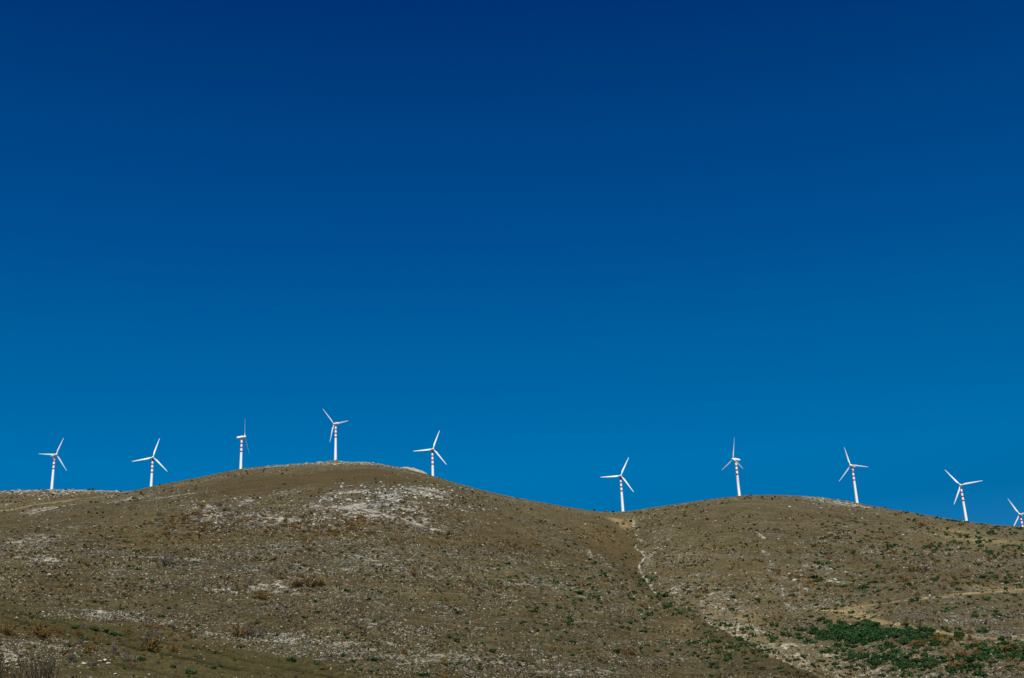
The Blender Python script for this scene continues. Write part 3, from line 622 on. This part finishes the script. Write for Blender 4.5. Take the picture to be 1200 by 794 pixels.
# the ones one can single out
SPECIAL = [
 ('brown', 281, 743, 16, 'wide orange brown bush, left one of the touching pair on the lower left slope', 1.1), ('grey', 297, 742, 18, 'round greyish brown bush touching the orange bush on the lower left slope', 1.2),
 ('brown', 48, 744, 22, 'broad russet bush left of the rutted grassy strip, lower left', .9), ('brown', 7, 743, 16, 'russet bush cut by the left edge below the rutted strip', 1),
 ('brown', 176, 760, 16, 'russet bush with dark shadow below it, in the middle of the rutted grassy strip', 1), ('brown', 204, 763, 12, 'dark russet bush just right of the ruts, on the grassy strip', 1),
 ('brown', 105, 763, 12, 'orange brown bush directly below the ruts, beside a grey twiggy shrub', 1), ('brown', 111, 752, 10, 'small orange brown bush touching the lower rut', 1),
 ('grey', 128, 765, 14, 'grey twiggy shrub beside the orange brown bush above the white stones', 1), ('grey', 152, 773, 14, 'pinkish grey twiggy shrub right of the white stones', 1.2), ('grey', 180, 752, 16, 'grey twiggy shrub behind the russet bush on the rutted strip', 1.1),
 ('green', 133.5, 744, 9, 'bright dark-green round shrub sitting on the upper rut', .9), ('green', 111, 737.5, 8, 'small flat green shrub at the left end of the upper rut pair', .7), ('green', 88, 735.5, 7, 'smallest flat green shrub on the upper rut, leftmost', .7),
 ('green', 166, 773, 8, 'green shrub below the russet bush, alone on olive grass', .9), ('green', 204, 781, 7, 'flat green shrub low on the grass, left of the bottom edge tuft', .7), ('green', 225, 789, 9, 'green shrub next to a brown tuft at the bottom edge of the photo', .9),
 ('green', 341, 774, 9, 'round green shrub alone on the olive strip right of the bushes', .9), ('green', 437, 773, 10, 'flat wide green shrub at the end of the olive strip', .6), ('green', 496, 791, 9, 'green shrub at the bottom edge left of the middle of the photo', .8),
 ('green', 535, 750, 7, 'round green shrub alone on bare stony ground near the bottom middle', 1), ('green', 577, 762, 8, 'flat green shrub right of the lone round one near the bottom middle', .6),
 ('brown', 737, 766, 13, 'russet bush with a long black shadow on the lower slope left of the gully', .9), ('green', 722, 763, 10, 'green shrub just left of the shadowed russet bush near the gully', .8), ('green', 761, 721, 8, 'compact dark green shrub in the middle of the slope left of the gully', 1),
 ('green', 779, 698, 12, 'long dark green shrub lying along the gully rim', .5), ('green', 677, 694, 9, 'pair-wide green shrub above the pale streak, middle right slope', .6), ('green', 955, 676, 14, 'wide green shrub between pale rocks on the right hill', .5),
 ('grey', 379, 661, 8, 'upright dark grey shrub alone on the pale stony middle slope', 1.5), ('grey', 354, 629, 6, 'small grey shrub under the rust coloured band of the rock field', 1.3), ('grey', 197, 661, 12, 'grey shrub beside pale stones on the left middle slope', 1),
 ('brown', 350, 686, 18, 'long russet shrub clump on the middle slope, widest of its band', .7), ('brown', 365, 685, 14, 'russet shrub at the right end of the long clump on the middle slope', .8), ('brown', 308, 700, 16, 'russet bush left below the long clump on the middle slope', .9),
 ('brown', 485, 673, 8, 'lone orange bush right of the long clump on the middle slope', 1), ('brown', 434, 674, 7, 'lone orange bush half way between the long clump and the gully slope', 1), ('brown', 519, 777, 9, 'orange bush near the bottom edge, middle of the photo', .9),
 ('brown', 472, 765, 9, 'dark russet bush above the end of the olive strip', 1), ('brown', 520, 793, 8, 'russet bush cut by the bottom edge of the photo', 1), ('brown', 378, 783, 8, 'orange bush on the olive strip near the bottom edge', .9),
 ('brown', 1073, 669, 14, 'broad russet bush in the middle of the right hill face', .8), ('brown', 1060, 681, 10, 'russet bush just below the broad one on the right hill face', .8), ('brown', 1100, 753, 18, 'broad rust brown bush at the right end of the dense green patch', .8),
 ('brown', 1075, 757, 14, 'rust brown bush among green shrubs, left of the broad one', .8), ('brown', 1125, 768, 12, 'rust brown bush inside the right green patch', .8), ('brown', 1187, 763, 16, 'rust brown bush near the right edge of the photo beside green shrubs', .7), ('brown', 1120, 783, 14, 'rust brown bush low in the right corner', .8),
 ('rock', 98, 777, 6, 'squarish white rock, left end of the row of white stones at lower left', .8), ('rock', 106, 776, 4, 'small white rock second in the row at lower left', .8), ('rock', 117, 775, 6, 'white rock in the middle of the row at lower left', 1), ('rock', 123, 773, 4.5, 'upper white rock of the row at lower left', 1), ('rock', 127, 777, 5, 'white rock at the right end of the row at lower left', 1),
 ('rock', 135, 789, 5, 'lone white rock low near the ruts at the bottom left', .8), ('rock', 58, 673, 6, 'white rock on the left slope above the ruts', .8), ('rock', 242, 757, 3, 'tiny white rock beside the upper rut', .8),
 ('green', 107, 573.6, 4.5, 'dark round bush on the far left ridge skyline, right of the first turbine', .9), ('green', 77, 573.6, 3, 'small dark bush on the far left ridge skyline beside the first turbine', .9), ('green', 157, 583.5, 4.5, 'small dark bush where the far left ridge meets the big hill', .8),
 ('green', 113, 588, 3.5, 'small dark bush below the far left ridge, right of the pale track', 1), ('green', 334, 567, 4, 'single dark bush on the bare brown dome of the big hill', .7), ('grey', 254, 592, 9, 'dark grey shrub in the left pale rock patch', .9), ('brown', 236, 594, 10, 'russet shrub in the left pale rock patch', .8), ('brown', 233, 602, 8, 'lower russet shrub in the left pale rock patch', .8),
]
for k_, px, py, wp, lab, hg in SPECIAL:
    place(k_, px, py, wp, lab, {'green': 'dark green shrubs', 'brown': 'russet shrubs', 'grey': 'leafless grey shrubs', 'rock': 'pale rocks'}[k_], hg)

def skyline_y(px): return np.interp(px, [p[0] for p in SKY_PX], [p[1] for p in SKY_PX])
def scatter(kind, zones, n_ind, seed, sky=()):
    q = np.random.default_rng(seed); PX = []; PY = []; W = []
    for (xa, xb, cnt, w0, w1) in sky:
        x = q.uniform(xa, xb, cnt); PX.append(x); PY.append(skyline_y(x)+q.uniform(.6, 2.2, cnt)); W.append(w0+(w1-w0)*q.uniform(0, 1, cnt)**2)
    for (cx, cy, sx, sy, cnt, w0, w1, uni) in zones:
        if uni: x = q.uniform(cx-sx, cx+sx, cnt); y = q.uniform(cy-sy, cy+sy, cnt)
        else: x = q.normal(cx, sx, cnt); y = q.normal(cy, sy, cnt)
        PX.append(x); PY.append(y); W.append(w0+(w1-w0)*q.uniform(0, 1, cnt)**2.2)
    PX = np.concatenate(PX); PY = np.concatenate(PY); W = np.concatenate(W)*{'green': .95, 'brown': .8, 'grey': .85, 'rock': 1.0}[kind]
    # clump by noise so that the scatter is uneven
    keep = (PX > -25) & (PX < 1225) & (PY < 806) & (fbm(PX/38, PY/15, seed, 3)+q.uniform(-.35, .55, len(PX)) > -.12)
    PX, PY, W = PX[keep], PY[keep], W[keep]
    x, y, ok = at_many(PX, PY); PX, PY, W, x, y = PX[ok], PY[ok], W[ok], x[ok], y[ok]
    r_ = np.hypot(x, y); S = W*r_/F; z = gz(x, y); order = np.argsort(-W)
    seen = (PX > 2) & (PX < 1198) & (PY < 792); order = [i for i in order if seen[i]] + [i for i in order if not seen[i]]
    for i in order[:n_ind]:
        lab = region(kind, PX[i], PY[i]); o = link(NAME[kind], HI[kind][int(q.integers(len(HI[kind])))], category=CAT[kind], label=lab, group=lab)
        o.location = (x[i], y[i], z[i]-.03*S[i]); o.scale = (S[i], S[i]*q.uniform(.8, 1.2), S[i]*q.uniform(.75, 1.15)); o.rotation_euler = (0, 0, q.uniform(0, 6.28))
    rest = order[n_ind:]; 
    if not rest: return
    VV = []; FF = []; base_ = 0
    for i in rest:
        v, f = LO[kind][int(q.integers(len(LO[kind])))]; a = q.uniform(0, 6.28); c_, s_ = math.cos(a), math.sin(a)
        vx = (v[:, 0]*c_-v[:, 1]*s_)*S[i]+x[i]; vy = (v[:, 0]*s_+v[:, 1]*c_)*S[i]+y[i]; vz = v[:, 2]*S[i]*q.uniform(.75, 1.15)+z[i]-.03*S[i]
        VV.append(np.stack([vx, vy, vz], -1)); FF.append(f+base_); base_ += len(v)
    me = fast_mesh(kind, np.concatenate(VV), np.concatenate(FF), False)
    nm = {'green': 'distant_green_scrub', 'brown': 'distant_russet_scrub', 'grey': 'distant_grey_scrub', 'rock': 'limestone_rubble'}[kind]
    lb = {'green': 'countless tiny dark green shrubs dotted over both hills', 'brown': 'countless tiny russet tufts over both hills', 'grey': 'tiny leafless grey tufts over both hills', 'rock': 'loose pale limestone rubble strewn over both hills'}[kind]
    link(nm, me, {'green': M_green, 'brown': M_brown, 'grey': M_grey, 'rock': M_rock}[kind], kind='stuff', label=lb, category='scrub' if kind != 'rock' else 'rubble')

scatter('green', [(1000, 742, 32, 6, 330, 4, 10, 0), (1050, 748, 35, 7, 220, 4, 9, 0), (1120, 768, 60, 10, 460, 4, 10, 0), (1010, 745, 38, 7, 200, 4, 11, 0), (1000, 770, 40, 8, 120, 3, 8, 0), (1060, 775, 60, 8, 150, 3, 7, 0), (800, 745, 110, 26, 300, 2.5, 7, 0), (880, 755, 45, 14, 130, 3, 7, 0), (730, 685, 40, 14, 60, 3, 6, 0), (800, 716, 25, 8, 30, 3, 6, 0),
                  (640, 720, 120, 60, 220, 2, 6, 1), (300, 715, 290, 75, 300, 2, 6, 1), (1080, 680, 130, 45, 520, 2, 6.5, 1), (1080, 617, 120, 14, 160, 1.8, 4.5, 1), (900, 640, 100, 40, 110, 1.5, 4, 1), (1150, 635, 60, 12, 70, 2, 6, 1), (300, 630, 260, 25, 110, 1.8, 4, 1), (1180, 618, 30, 2, 14, 2, 4, 1)] + [(775+k*14, 698+k*8.0, 9, 2.2, 9, 2.5, 5.5, 0) for k in range(10)] + [(700+k*14, 652+k*8, 10, 4, 8, 2, 5, 0) for k in range(5)], 290, 301, [(1010, 1200, 70, 1.5, 4.5), (0, 150, 8, 1.5, 3), (540, 900, 40, 1, 2.6)])
scatter('brown', [(420, 608, 75, 7, 170, 3, 8, 0), (350, 620, 60, 6, 110, 3, 8, 0), (240, 612, 45, 8, 90, 3, 8, 0), (190, 630, 60, 8, 60, 3, 7, 0), (350, 682, 25, 5, 24, 4, 9, 0), (500, 603, 22, 8, 50, 3, 6, 0), (200, 665, 200, 40, 150, 3, 7, 1), (500, 680, 160, 60, 140, 3, 6, 1),
                  (120, 755, 120, 25, 60, 5, 11, 1), (700, 635, 30, 12, 90, 2, 5, 0), (600, 625, 50, 15, 90, 2, 5, 0), (1060, 665, 90, 25, 170, 3, 8, 0), (950, 680, 40, 14, 70, 3, 8, 0), (1110, 760, 50, 12, 60, 4, 10, 0), (700, 740, 140, 45, 70, 3, 6, 1), (980, 630, 130, 25, 90, 2, 5, 1), (820, 690, 50, 20, 40, 2, 6, 0)], 290, 302)
scatter('grey', [(340, 612, 90, 10, 60, 4, 9, 0), (240, 600, 40, 8, 25, 4, 9, 0), (300, 690, 280, 60, 90, 3, 8, 1), (130, 765, 110, 20, 26, 6, 13, 1), (460, 590, 50, 7, 50, 3, 6, 0), (1080, 690, 120, 40, 60, 3, 8, 1), (700, 700, 150, 60, 40, 3, 6, 1)], 200, 303)
scatter('rock', [(390, 600, 60, 8, 500, 1.3, 4, 0), (300, 612, 60, 9, 350, 1.2, 3.5, 0), (500, 618, 40, 9, 220, 1.2, 3.5, 0), (440, 582, 36, 7, 900, 1.5, 5, 0), (505, 579, 24, 6, 380, 1.5, 4, 0), (480, 596, 45, 7, 450, 1.3, 4, 0), (245, 599, 16, 8, 260, 1.5, 4, 0), (288, 587, 14, 3, 80, 1.5, 4, 0), (340, 660, 90, 14, 900, 1.0, 3.2, 0), (440, 645, 80, 12, 500, 1.0, 3, 0), (200, 584, 45, 4, 160, 1.2, 3.5, 0), (30, 579, 35, 4, 420, 1.3, 4, 0), (95, 576, 45, 2.5, 260, 1.2, 3.5, 0), (40, 650, 50, 7, 220, 1, 3.5, 0), (350, 758, 110, 9, 350, 1, 3, 0), (540, 785, 70, 6, 260, 1, 3, 0), (980, 586, 28, 2.5, 200, 1.2, 4, 0), (1080, 720, 90, 14, 260, 1, 3, 0), (1110, 665, 80, 12, 260, 1, 2.8, 0), (110, 719, 50, 4, 160, 1, 3.5, 0), (300, 690, 300, 55, 800, 1, 3, 1), (60, 765, 60, 18, 260, 1, 3.5, 1), (330, 755, 90, 10, 150, 1, 3, 1),
                 (110, 720, 60, 5, 80, 1.2, 4, 1), (330, 543, 40, 1.5, 50, 1.5, 4, 1), (430, 543, 40, 1.5, 60, 1.5, 4, 1), (70, 576, 70, 3, 120, 1.5, 4.5, 1), (30, 577, 30, 3, 60, 2, 5, 1), (30, 590, 25, 2, 20, 2, 4, 1), (970, 585, 28, 2, 50, 1.5, 4, 1), (700, 700, 140, 60, 260, 1, 3, 1), (1040, 700, 160, 60, 420, 1.2, 4, 1), (940, 690, 35, 15, 70, 2, 5, 0), (830, 700, 40, 15, 60, 1.5, 4, 0)], 260, 304, [(285, 475, 420, 1, 3.4), (-10, 150, 380, 1, 3.4), (740, 1015, 120, .8, 2.8)])

# ------------------------------------------------------------------ rock outcrops on the skyline
def outcrop(name, px0, px1, pybase, hpx, dist, depth, seed, label, mat, peak=.35):
    a0, a1 = azel(px0, pybase)[0], azel(px1, pybase)[0]; ac = (a0+a1)/2; wd = (a1-a0)*dist; hh = hpx*dist/F
    nu, nv = 60, 30; u = np.linspace(-1, 1, nu); v = np.linspace(-1, 1, nv); U, W_ = np.meshgrid(u, v, indexing='ij')
    env = np.clip(1-np.abs((U-(peak*2-1)*(1-np.abs(U))))**2.6, 0, 1)*np.clip(1-np.abs(W_)**2.4, 0, 1)
    lx = U*wd/2; ly = W_*depth/2; x = dist*math.sin(ac)+lx*math.cos(ac)+ly*math.sin(ac); y = dist*math.cos(ac)-lx*math.sin(ac)+ly*math.cos(ac)
    blk = np.floor((fbm(x/2.6, y/2.6, seed, 2)*.5+.5)*6)/6
    z = gz(x.ravel(), y.ravel()).reshape(x.shape)-.7 + (hh+.7)*env**.6*(.80+.28*fbm(x/3.5, y/3.5, seed+1, 3)+.12*(blk-.5))
    I_ = np.arange(nu*nv).reshape(nu, nv); Q_ = np.stack([I_[:-1, :-1], I_[1:, :-1], I_[1:, 1:], I_[:-1, 1:]], -1).reshape(-1, 4)
    Vv = np.stack([x, y, z], -1).reshape(-1, 3); cen = np.array([dist*math.sin(ac), dist*math.cos(ac), float(gz(dist*math.sin(ac), dist*math.cos(ac))[0])])
    o = link(name, fast_mesh(name, Vv-cen, Q_, False), mat, label=label, category='rock outcrop'); o.location = cen
outcrop('rock_outcrop', 470, 502, 550, 3.9, 1262, 16, 5, 'humped pale rock outcrop on the skyline left of the fifth turbine', M_big, .42)
outcrop('rock_mound', 1149, 1175, 614, 4.2, 1392, 16, 9, 'low smooth sandy pale mound on the right skyline between the last two turbines', M_big, .35)
outcrop('rock_outcrop', 362, 380, 541, 1.8, 1360, 10, 13, 'flat pale rock cap on the skyline just left of the highest turbine', M_big, .5)
outcrop('rock_outcrop', 403, 446, 541, 1.5, 1350, 10, 17, 'long thin pale rock cap on the skyline right of the highest turbine', M_big, .5)

# ------------------------------------------------------------------ bare tree in the valley, only its top reaches the picture
tx, ty = pol(30, 790, 52); tz = float(gz(tx, ty)[0])
def tube(V_, F_, p0, p1, ra, rb, n=5):
    d_ = (p1-p0).normalized(); a = d_.orthogonal().normalized(); b = d_.cross(a); k = len(V_)
    for p_, q_ in ((p0, ra), (p1, rb)):
        for i in range(n): V_.append(p_+(a*math.cos(2*math.pi*i/n)+b*math.sin(2*math.pi*i/n))*q_)
    for i in range(n): F_.append((k+i, k+(i+1) % n, k+n+(i+1) % n, k+n+i))
def grow(V_, F_, p, d_, L, r_, depth, rnd):
    seg = 3
    for s in range(seg):
        nd = (d_+Vector((rnd.uniform(-.14, .14), rnd.uniform(-.14, .14), rnd.uniform(-.02, .12)))).normalized()
        r_ = max(r_, .013); q_ = p+nd*L/seg; tube(V_, F_, p, q_, r_, r_*.84, 6 if r_ > .03 else 4); p = q_; d_ = nd; r_ *= .84
        if depth > 0 and s < seg-1 and rnd.random() < .7:
            sd = (d_+Vector((rnd.uniform(-.8, .8), rnd.uniform(-.8, .8), rnd.uniform(0, .4)))).normalized(); grow(V_, F_, p, sd, L*.6, r_*.55, depth-1, rnd)
    if depth > 0:
        for _ in range(3):
            sd = (d_+Vector((rnd.uniform(-.6, .6), rnd.uniform(-.6, .6), rnd.uniform(.05, .5)))).normalized(); grow(V_, F_, p, sd, L*rnd.uniform(.6, .8), r_*.68, depth-1, rnd)
te_top = azel(32, 761)[1]; ztop = te_top*52; th_t = ztop-tz
rnd = random.Random(3); tv, tf = [], []
trunk_top = Vector((0, 0, th_t*.42)); pts = [Vector((0, 0, -.3)), Vector((.05, .02, th_t*.2)), trunk_top]
tube(tv, tf, pts[0], pts[1], .17, .14, 10); tube(tv, tf, pts[1], pts[2], .14, .11, 10)
cv, cf = [], []
for k in range(4):
    a = k*1.6+.3; grow(cv, cf, trunk_top, Vector((math.cos(a)*.42, math.sin(a)*.42, 1)).normalized(), th_t*.25, .075, 3, rnd)
zmax = max(v.z for v in cv); kz = (th_t-trunk_top.z)/(zmax-trunk_top.z)
cv = [Vector((v.x*kz, v.y*kz, trunk_top.z+(v.z-trunk_top.z)*kz)) for v in cv]
tr = link('bare_tree', None, label='leafless dark-twigged tree whose top pokes in at the bottom left corner', category='tree'); tr.location = (tx, ty, tz)
link('trunk', mesh('trunk', tv, tf, True), M_bark, tr); link('branches', mesh('branches', cv, cf, True), M_bark, tr)
print('tree height', th_t, 'objects', len(bpy.data.objects))
